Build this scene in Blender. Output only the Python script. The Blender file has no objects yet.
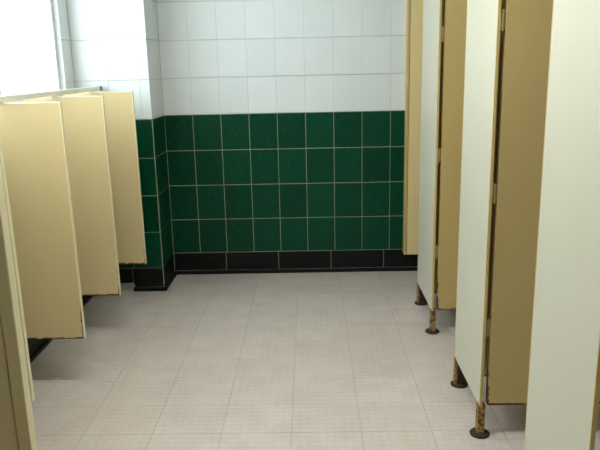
import bpy, bmesh, math, random
from mathutils import Matrix, Vector

random.seed(7)
scene = bpy.context.scene
col = scene.collection

# ------------------------------------------------------------------ measures (metres)
# x runs across the aisle, y runs into the room, z is up; the camera stands at x = 0, y = 0
Y_BACK = 4.705            # tiled face of the back wall
Y_PIER = 4.338            # front of the tiled pier
Y_REAR = -1.3             # wall behind the photographer
X_LEFT = -1.515           # tiled face of the left wall
X_PIER = -1.030           # aisle side of the pier
X_AISLE = 0.670           # aisle face of the toilet stalls
X_RIGHT = 1.95            # far wall of the stalls
Z_CEIL = 2.75
Z_SKIRT = 0.163           # top of the dark skirting
ROW = 0.2538              # tile row
COLW = 0.2                # tile column
Z_GREEN = Z_SKIRT + 4 * ROW

# ------------------------------------------------------------------ camera
cam_data = bpy.data.cameras.new('camera')
cam = bpy.data.objects.new('camera', cam_data)
col.objects.link(cam)
cam_data.sensor_width = 36.0
cam_data.lens = 658.98 / 600.0 * 36.0
cam_data.clip_start = 0.02
PITCH, ROLL, YAW = 0.2373, 0.022, 0.0181
r0 = Vector((math.cos(YAW), math.sin(YAW), 0))
f0 = Vector((-math.sin(YAW), math.cos(YAW), 0))
z0 = Vector((0, 0, 1))
fw = f0 * math.cos(PITCH) - z0 * math.sin(PITCH)
up0 = f0 * math.sin(PITCH) + z0 * math.cos(PITCH)
right = r0 * math.cos(ROLL) - up0 * math.sin(ROLL)
up = r0 * math.sin(ROLL) + up0 * math.cos(ROLL)
cam.matrix_world = Matrix(((right.x, up.x, -fw.x, 0), (right.y, up.y, -fw.y, 0),
                           (right.z, up.z, -fw.z, 1.5), (0, 0, 0, 1)))
scene.camera = cam

# ------------------------------------------------------------------ daylight
world = bpy.data.worlds.new('overcast_sky')
scene.world = world
world.use_nodes = True
bg = world.node_tree.nodes['Background']
bg.inputs['Color'].default_value = (0.90, 0.965, 1.0, 1)
bg.inputs['Strength'].default_value = 6.2

W_Y0, W_Y1, W_Z0, W_Z1 = 1.7, 4.17, 1.33, 2.42      # window opening in the left wall
def portal(size, size_y, loc, m):
    d = bpy.data.lights.new('window_portal', 'AREA')
    d.shape = 'RECTANGLE'
    d.size, d.size_y = size, size_y
    d.cycles.is_portal = True
    o = bpy.data.objects.new('window_portal', d)
    o.location = loc
    o.rotation_euler = Matrix(m).to_euler()
    col.objects.link(o)
portal(W_Y1 - W_Y0, W_Z1 - W_Z0, (X_LEFT - 0.12, (W_Y0 + W_Y1) / 2, (W_Z0 + W_Z1) / 2), ((0, 0, -1), (1, 0, 0), (0, -1, 0)))

vs = scene.view_settings
vs.view_transform = 'Standard'
vs.look = 'None'
vs.gamma = 1.0
vs.use_curve_mapping = False
vs.exposure = 0.36

# ------------------------------------------------------------------ materials
def srgb(r, g, b):
    f = lambda c: (c / 255 / 12.92) if c / 255 <= 0.04045 else ((c / 255 + 0.055) / 1.055) ** 2.4
    return (f(r), f(g), f(b), 1)

class NT:
    def __init__(self, name):
        self.m = bpy.data.materials.new(name)
        self.m.use_nodes = True
        self.t = self.m.node_tree
        self.b = self.t.nodes['Principled BSDF']
    def n(self, kind, **kw):
        nd = self.t.nodes.new(kind)
        for k, v in kw.items():
            if hasattr(nd, k):
                setattr(nd, k, v)
            else:
                nd.inputs[k.replace('_', ' ')].default_value = v
        return nd
    def l(self, a, b):
        self.t.links.new(a, b)
    def math(self, op, a, b=None, c=None):
        nd = self.t.nodes.new('ShaderNodeMath')
        nd.operation = op
        for i, v in enumerate((a, b, c)):
            if v is None:
                continue
            if isinstance(v, (int, float)):
                nd.inputs[i].default_value = v
            else:
                self.l(v, nd.inputs[i])
        return nd.outputs[0]
    def mix(self, fac, a, b):
        nd = self.t.nodes.new('ShaderNodeMix')
        nd.data_type = 'RGBA'
        for s, v in ((nd.inputs[0], fac), (nd.inputs[6], a), (nd.inputs[7], b)):
            if isinstance(v, (int, float, tuple)):
                s.default_value = v
            else:
                self.l(v, s)
        return nd.outputs[2]
    def noise(self, vec, scale, detail=3.0, rough=0.55):
        nd = self.t.nodes.new('ShaderNodeTexNoise')
        nd.inputs['Scale'].default_value = scale
        nd.inputs['Detail'].default_value = detail
        nd.inputs['Roughness'].default_value = rough
        self.l(vec, nd.inputs['Vector'])
        return nd.outputs['Fac']
    def ramp(self, v, lo, hi):
        nd = self.t.nodes.new('ShaderNodeMapRange')
        nd.inputs[1].default_value = lo
        nd.inputs[2].default_value = hi
        nd.clamp = True
        self.l(v, nd.inputs[0])
        return nd.outputs[0]
    def base(self, v):
        if isinstance(v, tuple):
            self.b.inputs['Base Color'].default_value = v
        else:
            self.l(v, self.b.inputs['Base Color'])
    def bump(self, h, strength=0.2, dist=0.002):
        nd = self.t.nodes.new('ShaderNodeBump')
        nd.inputs['Strength'].default_value = strength
        nd.inputs['Distance'].default_value = dist
        self.l(h, nd.inputs['Height'])
        self.l(nd.outputs[0], self.b.inputs['Normal'])
    def geo(self):
        return self.t.nodes.new('ShaderNodeNewGeometry').outputs['Position']
    def objc(self):
        return self.t.nodes.new('ShaderNodeTexCoord').outputs['Object']
    def rnd(self):
        return self.t.nodes.new('ShaderNodeObjectInfo').outputs['Random']
    def sep(self, v):
        nd = self.t.nodes.new('ShaderNodeSeparateXYZ')
        self.l(v, nd.inputs[0])
        return nd.outputs

M = {}

def simple(name, c, rough=0.5, var=0.08, scale=14, metal=0.0):
    t = NT(name)
    p = t.geo()
    nz = t.noise(p, scale)
    dk = tuple(x * (1 - 2 * var) for x in c[:3]) + (1,)
    t.base(t.mix(nz, dk, c))
    t.b.inputs['Roughness'].default_value = rough
    t.b.inputs['Metallic'].default_value = metal
    M[name] = t.m
    return t

def tile_mat(name, dark, light, rough, scale, coat=0.0, rnd_amt=0.25, spec=0.2):
    t = NT(name)
    p = t.geo()
    nz = t.ramp(t.noise(p, scale, 5, 0.65), 0.3, 0.7)
    f = t.math('ADD', t.math('MULTIPLY', nz, 1 - rnd_amt), t.math('MULTIPLY', t.rnd(), rnd_amt))
    t.base(t.mix(f, dark, light))
    t.b.inputs['Roughness'].default_value = rough
    t.b.inputs['Coat Weight'].default_value = coat
    t.b.inputs['Specular IOR Level'].default_value = spec
    t.bump(t.noise(p, 9, 2), 0.06, 0.004)
    M[name] = t.m

tile_mat('green_glaze', srgb(1, 43, 28), srgb(6, 77, 50), 0.3, 55)
tile_mat('white_glaze', srgb(216, 222, 220), srgb(224, 229, 227), 0.25, 6, rnd_amt=0.5)
tile_mat('black_glaze', srgb(8, 13, 13), srgb(18, 25, 24), 0.4, 40)
simple('grout_green', srgb(172, 176, 142), 0.9, 0.12, 60)
simple('grout_white', srgb(198, 204, 202), 0.9, 0.06, 60)
simple('plaster', srgb(214, 216, 212), 0.85, 0.03, 5)
simple('mortar', srgb(190, 184, 172), 0.9, 0.15, 40)
simple('floor_grout', srgb(184, 171, 158), 0.9, 0.1, 30)
simple('white_frame', srgb(226, 230, 230), 0.4, 0.02)
simple('lamp_housing', srgb(225, 225, 222), 0.5, 0.02)
simple('rail_metal', srgb(240, 236, 216), 0.4, 0.03)
simple('rail_cap', srgb(140, 118, 84), 0.6, 0.15, 40)
simple('clip_white', srgb(232, 234, 232), 0.4, 0.02)
simple('rusty_iron', srgb(62, 42, 30), 0.85, 0.3, 70)
simple('hinge_paint', srgb(168, 150, 92), 0.5, 0.1, 60)

# anti-slip floor tiles: pale ceramic with a fine pressed grid of ribs
FT_W, FT_D = 0.2945, 0.2435      # tile pitch across and along the room
FX0, FY0 = -0.1, 2.49            # one joint crossing
t = NT('floor_ceramic')
p = t.geo()
sx, sy, sz = t.sep(p)
nz = t.ramp(t.noise(p, 7, 5, 0.6), 0.3, 0.7)
fine = t.ramp(t.noise(p, 80, 3, 0.6), 0.35, 0.65)
c = t.mix(nz, srgb(202, 189, 177), srgb(213, 203, 193))
c = t.mix(t.math('MULTIPLY', fine, 0.12), c, srgb(150, 138, 124))
c = t.mix(t.math('MULTIPLY', t.rnd(), 0.18), c, srgb(180, 170, 158))
rx = t.math('ABSOLUTE', t.math('SINE', t.math('MULTIPLY', t.math('SUBTRACT', sx, FX0), math.pi * 8 / FT_W)))
ry = t.math('ABSOLUTE', t.math('SINE', t.math('MULTIPLY', t.math('SUBTRACT', sy, FY0), math.pi * 7 / FT_D)))
hgt = t.math('MULTIPLY', t.math('POWER', rx, 0.35), t.math('POWER', ry, 0.5))
t.base(t.mix(t.math('MULTIPLY', t.math('SUBTRACT', 1.0, hgt), 0.10), c, srgb(128, 118, 106)))
t.b.inputs['Roughness'].default_value = 0.13
t.bump(hgt, 0.55, 0.0015)
M['floor_ceramic'] = t.m

def paint(name, lo, hi, rust=True, w=0.0, seed=0.0, rough=0.42, amount=0.5):
    """Painted steel sheet. Object space: x = 0 at the free edge, z = 0 at the bottom edge; rust creeps in from both."""
    t = NT(name)
    o = t.objc()
    g = t.geo()
    c = t.mix(t.noise(g, 3.5, 3), lo, hi)
    t.b.inputs['Roughness'].default_value = rough
    if rust:
        ox, oy, oz = t.sep(o)
        edge = t.math('MINIMUM', t.math('ABSOLUTE', ox), t.math('ADD', t.math('ABSOLUTE', oz), 0.001))
        low = t.math('SUBTRACT', 1.0, t.ramp(oz, 0.0, 0.42))           # rust sits low down
        near = t.math('SUBTRACT', 1.0, t.ramp(edge, 0.002, 0.022))
        blot = t.noise(g, 26, 4, 0.6)
        mask = t.ramp(t.math('MULTIPLY', t.math('MULTIPLY', near, t.math('ADD', low, 0.12)), blot), 1 - amount - 0.14, 1 - amount - 0.04)
        c = t.mix(mask, c, t.mix(blot, srgb(58, 30, 12), srgb(120, 66, 26)))
    t.base(c)
    t.bump(t.noise(g, 120, 2), 0.04, 0.001)
    M[name] = t.m

paint('tan_paint', srgb(204, 184, 134), srgb(212, 194, 145), amount=0.56)
paint('door_paint', srgb(190, 166, 106), srgb(198, 175, 116), amount=0.5)
paint('ivory_paint', srgb(196, 193, 171), srgb(203, 200, 179), rust=False)
paint('pale_edge', srgb(224, 214, 170), srgb(232, 223, 184), rust=False)
paint('lit_tan_paint', srgb(226, 202, 142), srgb(234, 212, 154), rust=False)  # tan lightened for the wall post: window light put into the colour
paint('tan_edge', srgb(196, 168, 102), srgb(206, 180, 116), rust=False)
# legs: tan paint with heavy rust
t = NT('rusty_leg')
g = t.geo()
b_ = t.noise(g, 70, 4, 0.65)
t.base(t.mix(t.ramp(b_, 0.42, 0.56), srgb(84, 54, 28), srgb(166, 132, 76)))
t.b.inputs['Roughness'].default_value = 0.75
M['rusty_leg'] = t.m

t = NT('window_glass')
tr = t.n('ShaderNodeBsdfTransparent')
tr.inputs[0].default_value = (0.93, 0.96, 0.97, 1)
gl = t.n('ShaderNodeBsdfGlossy')
gl.inputs['Roughness'].default_value = 0.1
mx = t.n('ShaderNodeMixShader')
mx.inputs[0].default_value = 0.05
t.l(tr.outputs[0], mx.inputs[1]); t.l(gl.outputs[0], mx.inputs[2])
t.l(mx.outputs[0], t.t.nodes['Material Output'].inputs['Surface'])
M['window_glass'] = t.m

t = NT('tube_glow')
t.b.inputs['Base Color'].default_value = (1, 1, 1, 1)
t.b.inputs['Emission Color'].default_value = (1.0, 0.985, 0.95, 1)
t.b.inputs['Emission Strength'].default_value = 36.0
M['tube_glow'] = t.m

# ------------------------------------------------------------------ helpers
def add_box(bm, x0, x1, y0, y1, z0, z1, bevel=0.0):
    vs_ = [bm.verts.new((x, y, z)) for x in (x0, x1) for y in (y0, y1) for z in (z0, z1)]
    fs = []
    for q in ((0, 1, 3, 2), (4, 6, 7, 5), (0, 4, 5, 1), (2, 3, 7, 6), (0, 2, 6, 4), (1, 5, 7, 3)):
        fs.append(bm.faces.new([vs_[i] for i in q]))
    if bevel:
        es = {e for f in fs for e in f.edges}
        bmesh.ops.bevel(bm, geom=list(es), offset=bevel, segments=2, profile=0.6, affect='EDGES', clamp_overlap=True)
    return vs_

def add_prism(bm, pts, axis, a0, a1):
    """extrude a polygon of 2-D points along an axis"""
    def mk(p, a):
        return {'x': (a, p[0], p[1]), 'y': (p[0], a, p[1]), 'z': (p[0], p[1], a)}[axis]
    A = [bm.verts.new(mk(p, a0)) for p in pts]
    B = [bm.verts.new(mk(p, a1)) for p in pts]
    bm.faces.new(A)
    bm.faces.new(B[::-1])
    n = len(pts)
    for i in range(n):
        bm.faces.new((A[i], B[i], B[(i + 1) % n], A[(i + 1) % n]))

def add_lathe(bm, prof, n=24, cx=0, cy=0):
    rings = []
    for r, z in prof:
        rings.append([bm.verts.new((cx + r * math.cos(2 * math.pi * k / n), cy + r * math.sin(2 * math.pi * k / n), z)) for k in range(n)])
    for a, b in zip(rings, rings[1:]):
        for k in range(n):
            bm.faces.new((a[k], a[(k + 1) % n], b[(k + 1) % n], b[k]))
    bm.faces.new(rings[0][::-1])
    bm.faces.new(rings[-1])

def obj(name, bm, mat, parent=None, loc=None, smooth=False):
    bmesh.ops.recalc_face_normals(bm, faces=bm.faces[:])
    me = bpy.data.meshes.new(name)
    bm.to_mesh(me)
    bm.free()
    me.materials.append(M[mat])
    if smooth:
        for f in me.polygons:
            f.use_smooth = True
    o = bpy.data.objects.new(name, me)
    col.objects.link(o)
    if parent:
        o.parent = parent
    if loc:
        o.location = loc
    return o

def box(name, dims, mat, parent=None, loc=None, bevel=0.0):
    bm = bmesh.new()
    add_box(bm, *dims, bevel=bevel)
    return obj(name, bm, mat, parent, loc)

def thing(name, label, cat, loc=(0, 0, 0), group=None):
    o = bpy.data.objects.new(name, None)
    o.empty_display_size = 0.1
    col.objects.link(o)
    o.location = loc
    o['label'] = label
    o['category'] = cat
    if group:
        o['group'] = group
    return o

def struct(o, label=None, cat=None):
    o['kind'] = 'structure'
    if label:
        o['label'] = label
    if cat:
        o['category'] = cat
    return o

def copy_tree(o, parent=None):
    c = o.copy()
    col.objects.link(c)
    c.parent = parent
    for ch in list(o.children):
        copy_tree(ch, c)
    return c

tile_cache = {}
def tile(name, mat, parent, org, u, v, n, w, h, proud=0.0, t=0.010, ch=0.0022):
    """one ceramic tile: lower-left corner at org, spans w along u and h along v, face looks along n"""
    key = (mat, round(w, 4), round(h, 4), t, ch)
    me = tile_cache.get(key)
    if me is None:
        bm = bmesh.new()
        rings = []
        for ins, z in ((0, -t), (0, -ch), (ch, 0)):
            rings.append([bm.verts.new((x, y, z)) for x, y in ((ins, ins), (w - ins, ins), (w - ins, h - ins), (ins, h - ins))])
        for a, b in zip(rings, rings[1:]):
            for k in range(4):
                bm.faces.new((a[k], a[(k + 1) % 4], b[(k + 1) % 4], b[k]))
        bm.faces.new(rings[2])
        bm.faces.new(rings[0][::-1])
        me = bpy.data.meshes.new(name)
        bm.to_mesh(me)
        bm.free()
        me.materials.append(M[mat])
        tile_cache[key] = me
    o = bpy.data.objects.new(name, me)
    col.objects.link(o)
    o.parent = parent
    u, v, n = Vector(u), Vector(v), Vector(n)
    p_ = Vector(org) + n * proud
    o.matrix_basis = Matrix(((u.x, v.x, n.x, p_.x), (u.y, v.y, n.y, p_.y), (u.z, v.z, n.z, p_.z), (0, 0, 0, 1)))
    return o

def tile_field(name, mat, parent, org, u, v, n, us, vs_, gap_u, gap_v, skip=None, jitter=0.0006, **kw):
    """tiles between the joint positions us (along u) and vs_ (along v)"""
    u, v = Vector(u), Vector(v)
    for a, b in zip(us, us[1:]):
        for c0, d0 in zip(vs_, vs_[1:]):
            if skip and skip(a, b, c0, d0):
                continue
            tile(name, mat, parent, Vector(org) + u * (a + gap_u / 2) + v * (c0 + gap_v / 2), u, v, n,
                 b - a - gap_u, d0 - c0 - gap_v, proud=random.uniform(-jitter, jitter), **kw)

def cuts(a, b, first, step):
    """joint positions from a to b that include `first` and repeat every `step`"""
    k = math.ceil((a - first) / step + 1e-6)
    r = [a]
    while first + k * step < b - 1e-4:
        x = first + k * step
        if x - r[-1] > 0.02:
            r.append(x)
        k += 1
    if b - r[-1] < 0.02 and len(r) > 1:
        r.pop()
    return r + [b]

# ------------------------------------------------------------------ the setting
TK = 0.006       # depth of the joints below the tile face

# floor: concrete bed flush with the joints, ceramic tiles on it
fl = struct(box('floor', (X_LEFT - 0.09, X_RIGHT + 0.2, Y_REAR - 0.1, Y_BACK + 0.2, -0.15, -0.0015), 'floor_grout'))
fxs = cuts(X_LEFT + 0.005, X_RIGHT, FX0, FT_W)
fys = cuts(0.55, Y_BACK - 0.005, FY0, FT_D)
tile_field('floor_tile', 'floor_ceramic', fl, (0, 0, 0), (1, 0, 0), (0, 1, 0), (0, 0, 1), fxs, fys, 0.0024, 0.002, jitter=0.0002, t=0.008, ch=0.0007)
# the ceramic goes on behind the photographer
box('floor_surface', (X_LEFT + 0.005, X_RIGHT, Y_REAR + 0.005, 0.548, -0.006, 0.0), 'floor_ceramic', fl)

ceil = struct(box('ceiling', (X_LEFT - 0.09, X_RIGHT + 0.2, Y_REAR - 0.1, Y_BACK + 0.2, Z_CEIL, Z_CEIL + 0.15), 'plaster'))

# back wall
wb = struct(box('wall_back', (X_LEFT - 0.09, X_RIGHT + 0.2, Y_BACK + TK, Y_BACK + 0.2, -0.1, Z_CEIL), 'grout_white'))
box('grout_bed', (X_PIER - 0.01, X_RIGHT, Y_BACK + TK - 0.0015, Y_BACK + TK + 0.02, 0.0, Z_GREEN - 0.004), 'grout_green', wb)
bxs = cuts(X_PIER, X_RIGHT, X_PIER, COLW)
gz = [Z_SKIRT + k * ROW for k in range(5)]
wz = [Z_GREEN + k * ROW for k in range(6)] + [Z_CEIL]
U, V, N = (1, 0, 0), (0, 0, 1), (0, -1, 0)
tile_field('green_tile', 'green_glaze', wb, (0, Y_BACK, 0), U, V, N, bxs, gz, 0.0045, 0.0055)
tile_field('white_tile', 'white_glaze', wb, (0, Y_BACK, 0), U, V, N, bxs, wz, 0.0006, 0.004, ch=0.001)
bb = struct(box('baseboard_back', (X_PIER - 0.002, X_RIGHT, Y_BACK - 0.020, Y_BACK + 0.004, 0.0, 0.026), 'black_glaze', bevel=0.006))
tile_field('skirting_tile', 'black_glaze', bb, (0, Y_BACK, 0), U, V, N, cuts(X_PIER, X_RIGHT, X_PIER, COLW * 1.95), [0.026, Z_SKIRT], 0.004, 0.004)

# pier in the left corner
wp = struct(box('wall_pier', (X_LEFT - 0.02, X_PIER - TK, Y_PIER + TK, Y_BACK + 0.02, -0.05, Z_CEIL), 'grout_white'))
box('grout_bed', (X_LEFT - 0.02, X_PIER - TK + 0.0015, Y_PIER + TK - 0.0015, Y_BACK + 0.01, 0.0, Z_GREEN - 0.004), 'grout_green', wp)
tile_field('green_tile', 'green_glaze', wp, (0, Y_PIER, 0), U, V, N, [X_LEFT, X_PIER - 0.4, X_PIER - 0.2, X_PIER - 0.002], gz, 0.0045, 0.0055)
tile_field('white_tile', 'white_glaze', wp, (0, Y_PIER, 0), U, V, N, [X_LEFT, -1.295, -1.095, X_PIER - 0.001], wz, 0.001, 0.004, ch=0.001)
US, NS = (0, 1, 0), (1, 0, 0)
tile_field('green_tile', 'green_glaze', wp, (X_PIER, 0, 0), US, V, NS, [Y_PIER + 0.001, Y_BACK - 0.001], gz, 0.006, 0.0055)
tile_field('white_tile', 'white_glaze', wp, (X_PIER, 0, 0), US, V, NS, [Y_PIER + 0.001, Y_BACK - 0.001], wz, 0.001, 0.004, ch=0.001)
box('corner_trim', (X_PIER - 0.0035, X_PIER + 0.0008, Y_PIER - 0.0008, Y_PIER + 0.0035, 0.026, Z_GREEN), 'grout_green', wp)
# pier skirting: the bead is broken off on the wall side and patched with mortar
bm = bmesh.new()
add_box(bm, -1.243, X_PIER + 0.020, Y_PIER - 0.020, Y_PIER + 0.004, 0.0, 0.026, 0.006)
add_box(bm, X_PIER - 0.004, X_PIER + 0.020, Y_PIER + 0.004, Y_BACK - 0.020, 0.0, 0.026, 0.006)
bp = struct(obj('baseboard_pier', bm, 'black_glaze'))
tile_field('skirting_tile', 'black_glaze', bp, (0, Y_PIER, 0), U, V, N, [-1.243, X_PIER - 0.001], [0.026, Z_SKIRT], 0.004, 0.004)
tile_field('skirting_tile', 'black_glaze', bp, (0, Y_PIER, 0), U, V, N, [X_LEFT, -1.243], [0.058, Z_SKIRT], 0.004, 0.004)
tile_field('skirting_tile', 'black_glaze', bp, (X_PIER, 0, 0), US, V, NS, [Y_PIER + 0.001, Y_BACK - 0.001], [0.026, Z_SKIRT], 0.006, 0.004)
bm = bmesh.new()
rough = [(-1.51, 0.0), (-1.228, 0.0), (-1.222, 0.018), (-1.236, 0.026), (-1.232, 0.048), (-1.262, 0.060), (-1.31, 0.055), (-1.36, 0.062), (-1.43, 0.057), (-1.51, 0.061)]
add_prism(bm, rough, 'y', Y_PIER - 0.012, Y_PIER + 0.008)
obj('mortar_patch', bm, 'mortar', bp)

# left wall with the window opening
bm = bmesh.new()
xa, xb = X_LEFT - 0.09, X_LEFT - TK
add_box(bm, xa, xb, Y_REAR - 0.1, Y_BACK + 0.02, -0.1, W_Z0)
add_box(bm, xa, xb, Y_REAR - 0.1, Y_BACK + 0.02, W_Z1, Z_CEIL)
add_box(bm, xa, xb, Y_REAR - 0.1, W_Y0, W_Z0, W_Z1)
add_box(bm, xa, xb, W_Y1, Y_BACK + 0.02, W_Z0, W_Z1)
wl = struct(obj('wall_left', bm, 'grout_white'))
box('grout_bed', (X_LEFT - TK - 0.02, X_LEFT - TK + 0.0015, Y_REAR, Y_PIER, 0.0, Z_GREEN - 0.004), 'grout_green', wl)
UL = (0, -1, 0)
def lw(name, mat, y0, y1, zs, gu, gv, **kw):
    us = [-y for y in cuts(y0, y1, Y_PIER, COLW)][::-1]
    tile_field(name, mat, wl, (X_LEFT, 0, 0), UL, V, (1, 0, 0), us, zs, gu, gv, **kw)
lw('green_tile', 'green_glaze', 1.2, Y_PIER - 0.001, gz, 0.0045, 0.0055)
lw('white_tile', 'white_glaze', 1.2, Y_PIER - 0.001, [Z_GREEN, W_Z0], 0.001, 0.004, ch=0.001)
lw('white_tile', 'white_glaze', W_Y1, Y_PIER - 0.001, [W_Z0] + [z for z in wz if W_Z0 + 0.03 < z < W_Z1 - 0.03] + [W_Z1], 0.001, 0.004, ch=0.001)
lw('white_tile', 'white_glaze', 1.2, Y_PIER - 0.001, [W_Z1, Z_CEIL], 0.001, 0.004, ch=0.001)
bl = struct(box('baseboard_left', (X_LEFT - 0.004, X_LEFT + 0.020, Y_REAR + 0.02, Y_PIER - 0.025, 0.0, 0.026), 'black_glaze', bevel=0.006))
us = [-y for y in cuts(1.2, Y_PIER - 0.015, Y_PIER, COLW * 1.95)][::-1]
tile_field('skirting_tile', 'black_glaze', bl, (X_LEFT, 0, 0), UL, V, (1, 0, 0), us, [0.026, Z_SKIRT], 0.004, 0.004)

# windows: white frame, casements, clear panes, sill
def window(name, a0, a1, z0_, z1_, n_p, tf):
    """tf maps (along, depth, z) boxes to world boxes; depth 0 is the room face, negative is outwards"""
    wn = struct(bpy.data.objects.new(name, None))
    col.objects.link(wn)
    q0, q1 = -0.075, -0.03
    bm = bmesh.new()
    for bx in ((a0, a1, q0, q1, z0_, z0_ + 0.035), (a0, a1, q0, q1, z1_ - 0.035, z1_),
               (a0, a0 + 0.035, q0, q1, z0_ + 0.035, z1_ - 0.035), (a1 - 0.035, a1, q0, q1, z0_ + 0.035, z1_ - 0.035)):
        add_box(bm, *tf(*bx))
    obj('window_frame', bm, 'white_frame', wn)
    pw = (a1 - a0 - 0.07) / n_p
    for k in range(n_p):
        a = a0 + 0.035 + k * pw
        if k:
            box('mullion', tf(a - 0.018, a + 0.018, q0, q1, z0_ + 0.035, z1_ - 0.035), 'white_frame', wn)
        box('pane', tf(a + (0.018 if k else 0), a + pw - (0.018 if k < n_p - 1 else 0), q0 + 0.022, q0 + 0.027, z0_ + 0.035, z1_ - 0.035), 'window_glass', wn)
    box('window_sill', tf(a0 + 0.002, a1 - 0.002, q1, 0.004, z0_, z0_ + 0.012), 'white_frame', wn)
window('window_1', W_Y0, W_Y1, W_Z0, W_Z1, 3, lambda a, b, q, p, c, d: (X_LEFT + q, X_LEFT + p, a, b, c, d))

struct(box('wall_right', (X_RIGHT, X_RIGHT + 0.2, Y_REAR - 0.1, Y_BACK + 0.2, -0.1, Z_CEIL), 'plaster'))
struct(box('wall_rear', (X_LEFT - 0.09, X_RIGHT + 0.2, Y_REAR - 0.1, Y_REAR, -0.1, Z_CEIL), 'plaster'))

# ------------------------------------------------------------------ urinal side: hanging partitions
P_T = 0.017
def urinal_screen(label, y, x_front=-1.084, z_bot=0.263, z_top=1.368):
    t_ = thing('urinal_screen', label, 'screen', (x_front, y, z_bot), 'tan urinal screens along the left wall')
    wdt, hgt_ = x_front - X_LEFT - 0.001, z_top - z_bot
    box('panel', (-wdt, -0.004, -P_T / 2, P_T / 2, 0.0, hgt_ - 0.004), 'tan_paint', t_, bevel=0.0015)
    box('edge_strip', (-0.005, 0.0, -P_T / 2 - 0.001, P_T / 2 + 0.001, -0.001, hgt_), 'pale_edge', t_, bevel=0.001)
    box('top_strip', (-wdt, -0.005, -P_T / 2 - 0.001, P_T / 2 + 0.001, hgt_ - 0.005, hgt_), 'pale_edge', t_, bevel=0.001)
    for z in (0.12, hgt_ - 0.16):
        bm_ = bmesh.new()
        add_box(bm_, -wdt, -wdt + 0.045, P_T / 2, P_T / 2 + 0.003, z, z + 0.06)
        add_box(bm_, -wdt, -wdt + 0.003, P_T / 2, P_T / 2 + 0.035, z, z + 0.06)
        obj('wall_bracket', bm_, 'hinge_paint', t_)
    return t_

Y_E, SP = 4.118, 0.606
urinal_screen('tan hanging urinal screen farthest from the camera, in front of the tiled pier', Y_E)
urinal_screen('tan hanging urinal screen second from the tiled pier', Y_E - SP)
urinal_screen('wide tan urinal screen with rusty lower edge, third from the tiled pier', Y_E - 2 * SP)
urinal_screen('tan urinal screen seen nearly edge-on behind the square post at the left', Y_E - 3 * SP)

# end screen beside the camera: square post on a foot plate with a panel behind it
Y_A, X_A = 1.69, -0.812
sc = thing('end_screen', 'nearest tan screen with a square pale-edged post at the lower left', 'screen', (X_A, Y_A, 0.0))
bm = bmesh.new()
add_box(bm, -0.036, -0.003, -0.018, 0.018, 0.008, 1.368, 0.002)
po = obj('post', bm, 'tan_paint', sc)
box('edge_strip', (-0.004, 0.0, -0.0175, 0.0175, 0.012, 1.368), 'pale_edge', po, bevel=0.001)
bm = bmesh.new()
add_lathe(bm, [(0.044, 0.0), (0.044, 0.006), (0.034, 0.011), (0.022, 0.012)], 24, -0.018, 0)
obj('foot_plate', bm, 'rusty_iron', po)
box('panel', (X_LEFT - X_A + 0.001, -0.043, -0.012, 0.012, 0.15, 1.368), 'tan_paint', sc, bevel=0.0015)
for z in (0.3, 1.2):
    box('panel_clip', (-0.046, -0.034, -0.008, 0.008, z, z + 0.05), 'hinge_paint', sc)

# rail lying along the tops of the partitions
rl = thing('head_rail', 'thin cream metal rail lying across the tops of the urinal screens', 'rail', (-1.345, 0, 1.369))
bm = bmesh.new()
add_box(bm, -0.012, 0.012, 1.66, 4.30, 0.004, 0.030, 0.002)
obj('bar', bm, 'rail_metal', rl)
box('end_cap', (-0.014, 0.014, 4.27, 4.315, 0.003, 0.031), 'rail_cap', rl, bevel=0.003)
for y in (Y_E - SP, Y_E - 2 * SP, Y_E):
    box('clip', (-0.014, 0.014, y - 0.008, y + 0.008, -0.001, 0.010), 'clip_white', rl, bevel=0.002)

# ------------------------------------------------------------------ stall side
T_P = 0.011
Z_B = 0.135        # underside of pilasters
Z_TOP = 1.98

def leg(parent, y, gusset=False):
    lg = box('leg', (-0.004, 0.026, y - 0.017, y + 0.017, 0.008, Z_B + 0.004), 'rusty_leg', parent, bevel=0.0015)
    bm_ = bmesh.new()
    add_lathe(bm_, [(0.040, 0.0), (0.041, 0.005), (0.036, 0.010), (0.02, 0.013)], 24, 0.022 if gusset else 0.011, y)
    obj('foot_plate', bm_, 'rusty_iron', lg)
    if gusset:
        bm_ = bmesh.new()
        add_prism(bm_, [(0.008, Z_B - 0.004), (0.008, 0.010), (0.062, 0.010), (0.058, 0.022)], 'y', y - 0.0185, y - 0.0115)
        obj('gusset', bm_, 'rusty_iron', lg)
    return lg

def pilaster(label, y_far, y_near):
    t_ = thing('toilet_stall', label, 'toilet stall', (X_AISLE, y_near, 0.0), 'white stall fronts along the aisle')
    w_ = y_far - y_near
    box('panel', (0.0, T_P, 0.005, w_ - 0.004, Z_B, Z_TOP), 'ivory_paint', t_, bevel=0.0015)
    box('edge_strip', (-0.0005, T_P + 0.0005, 0.0, 0.005, Z_B - 0.002, Z_TOP), 'tan_edge', t_, bevel=0.001)
    box('edge_strip', (-0.0005, T_P + 0.0005, w_ - 0.005, w_, Z_B - 0.002, Z_TOP), 'tan_edge', t_, bevel=0.001)
    leg(t_, 0.020)
    leg(t_, w_ - 0.022, True)
    return t_

far_front = pilaster('farthest white stall front panel, nearest the green tiled wall, with an open tan door', 4.022, 3.520)
mid_front = pilaster('middle white stall front panel on two rusty feet with a wide open tan door', 2.918, 2.442)
pilaster('nearest large white stall front panel at the right edge of the picture', 1.900, 1.445)

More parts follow.
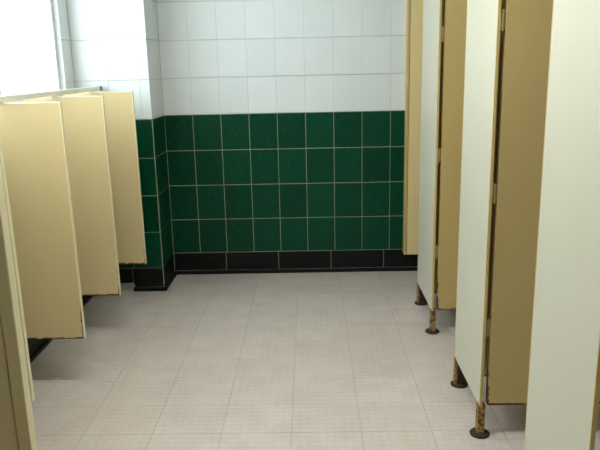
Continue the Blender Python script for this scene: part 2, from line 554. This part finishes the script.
# jamb fixed to the back wall
jb = thing('stall_jamb', 'narrow cream door post mounted on the green tiled back wall', 'door post', (X_AISLE, Y_BACK - 0.001, 0.142))
box('edge_strip', (0.0, 0.016, -0.070, 0.0, 0.0, Z_TOP - 0.142), 'tan_edge', jb, bevel=0.0015)
box('post', (0.020, 0.110, -0.070, 0.0, 0.0, Z_TOP - 0.142), 'lit_tan_paint', jb, bevel=0.003)
box('seam_plate', (0.015, 0.021, -0.055, 0.0, 0.0, Z_TOP - 0.142), 'hinge_paint', jb)

# open doors, swung inwards through a right angle
DW, GAP = 0.545, 0.020
def stall_door(front):
    """the door hangs on the near edge of its stall front"""
    h_ = 1.80
    d_ = box('door', (0.0, DW, 0.0, 0.026, 0.0, h_), 'door_paint', front, loc=(T_P + GAP, 0.004, 0.142), bevel=0.0015)
    d_['label'] = 'tan stall door swung open into the stall'
    box('bottom_channel', (0.004, DW - 0.004, -0.0015, 0.0275, -0.003, 0.010), 'door_paint', d_, bevel=0.001)
    for z in (0.30, 0.84, 1.465):
        bm_ = bmesh.new()
        add_box(bm_, -GAP, 0.001, 0.002, 0.022, z, z + 0.068, 0.001)
        add_lathe(bm_, [(0.0055, z - 0.004), (0.0055, z + 0.072)], 12, -GAP / 2, 0.003)
        obj('hinge', bm_, 'hinge_paint', d_)
    bm_ = bmesh.new()
    add_box(bm_, DW - 0.10, DW - 0.035, 0.026, 0.034, 0.86, 0.90, 0.002)
    add_box(bm_, DW - 0.075, DW - 0.062, 0.034, 0.052, 0.873, 0.887, 0.002)
    obj('latch', bm_, 'rail_metal', d_)
stall_door(far_front)
stall_door(mid_front)

# panels that divide one stall from the next, seen only as the dark behind the hinge gaps
def divider(label, y):
    t_ = thing('stall_divider', label, 'divider', (X_AISLE + T_P + 0.001, y, 0.15), 'panels between the stalls')
    box('panel', (0.0, X_RIGHT - X_AISLE - T_P - 0.003, -0.0125, 0.0125, 0.0, 1.80), 'door_paint', t_, bevel=0.0015)
    for z in (0.2, 1.5):
        bm_ = bmesh.new()
        add_box(bm_, 0.0, 0.04, 0.0125, 0.0155, z, z + 0.06)
        add_box(bm_, 0.0, 0.003, 0.0125, 0.045, z, z + 0.06)
        obj('bracket', bm_, 'hinge_paint', t_)
divider('tan stall divider behind the open door of the farthest white stall front', 3.78)
divider('tan stall divider behind the open door of the middle white stall front', 2.69)

# ------------------------------------------------------------------ ceiling lamp (above the picture)
def ceiling_lamp(label, x, y):
    t_ = thing('fluorescent_lamp', label, 'lamp', (x, y, Z_CEIL))
    t_['kind'] = 'thing'
    box('housing', (-0.63, 0.63, -0.11, 0.11, -0.05, 0.0), 'lamp_housing', t_, bevel=0.004)
    box('diffuser', (-0.60, 0.60, -0.09, 0.09, -0.085, -0.05), 'tube_glow', t_, bevel=0.008)
    for s in (-1, 1):
        box('end_cap', (s * 0.615 - 0.014, s * 0.615 + 0.014, -0.095, 0.095, -0.088, -0.05), 'lamp_housing', t_)
ceiling_lamp('long fluorescent ceiling lamp over the aisle', -0.3, 1.95)
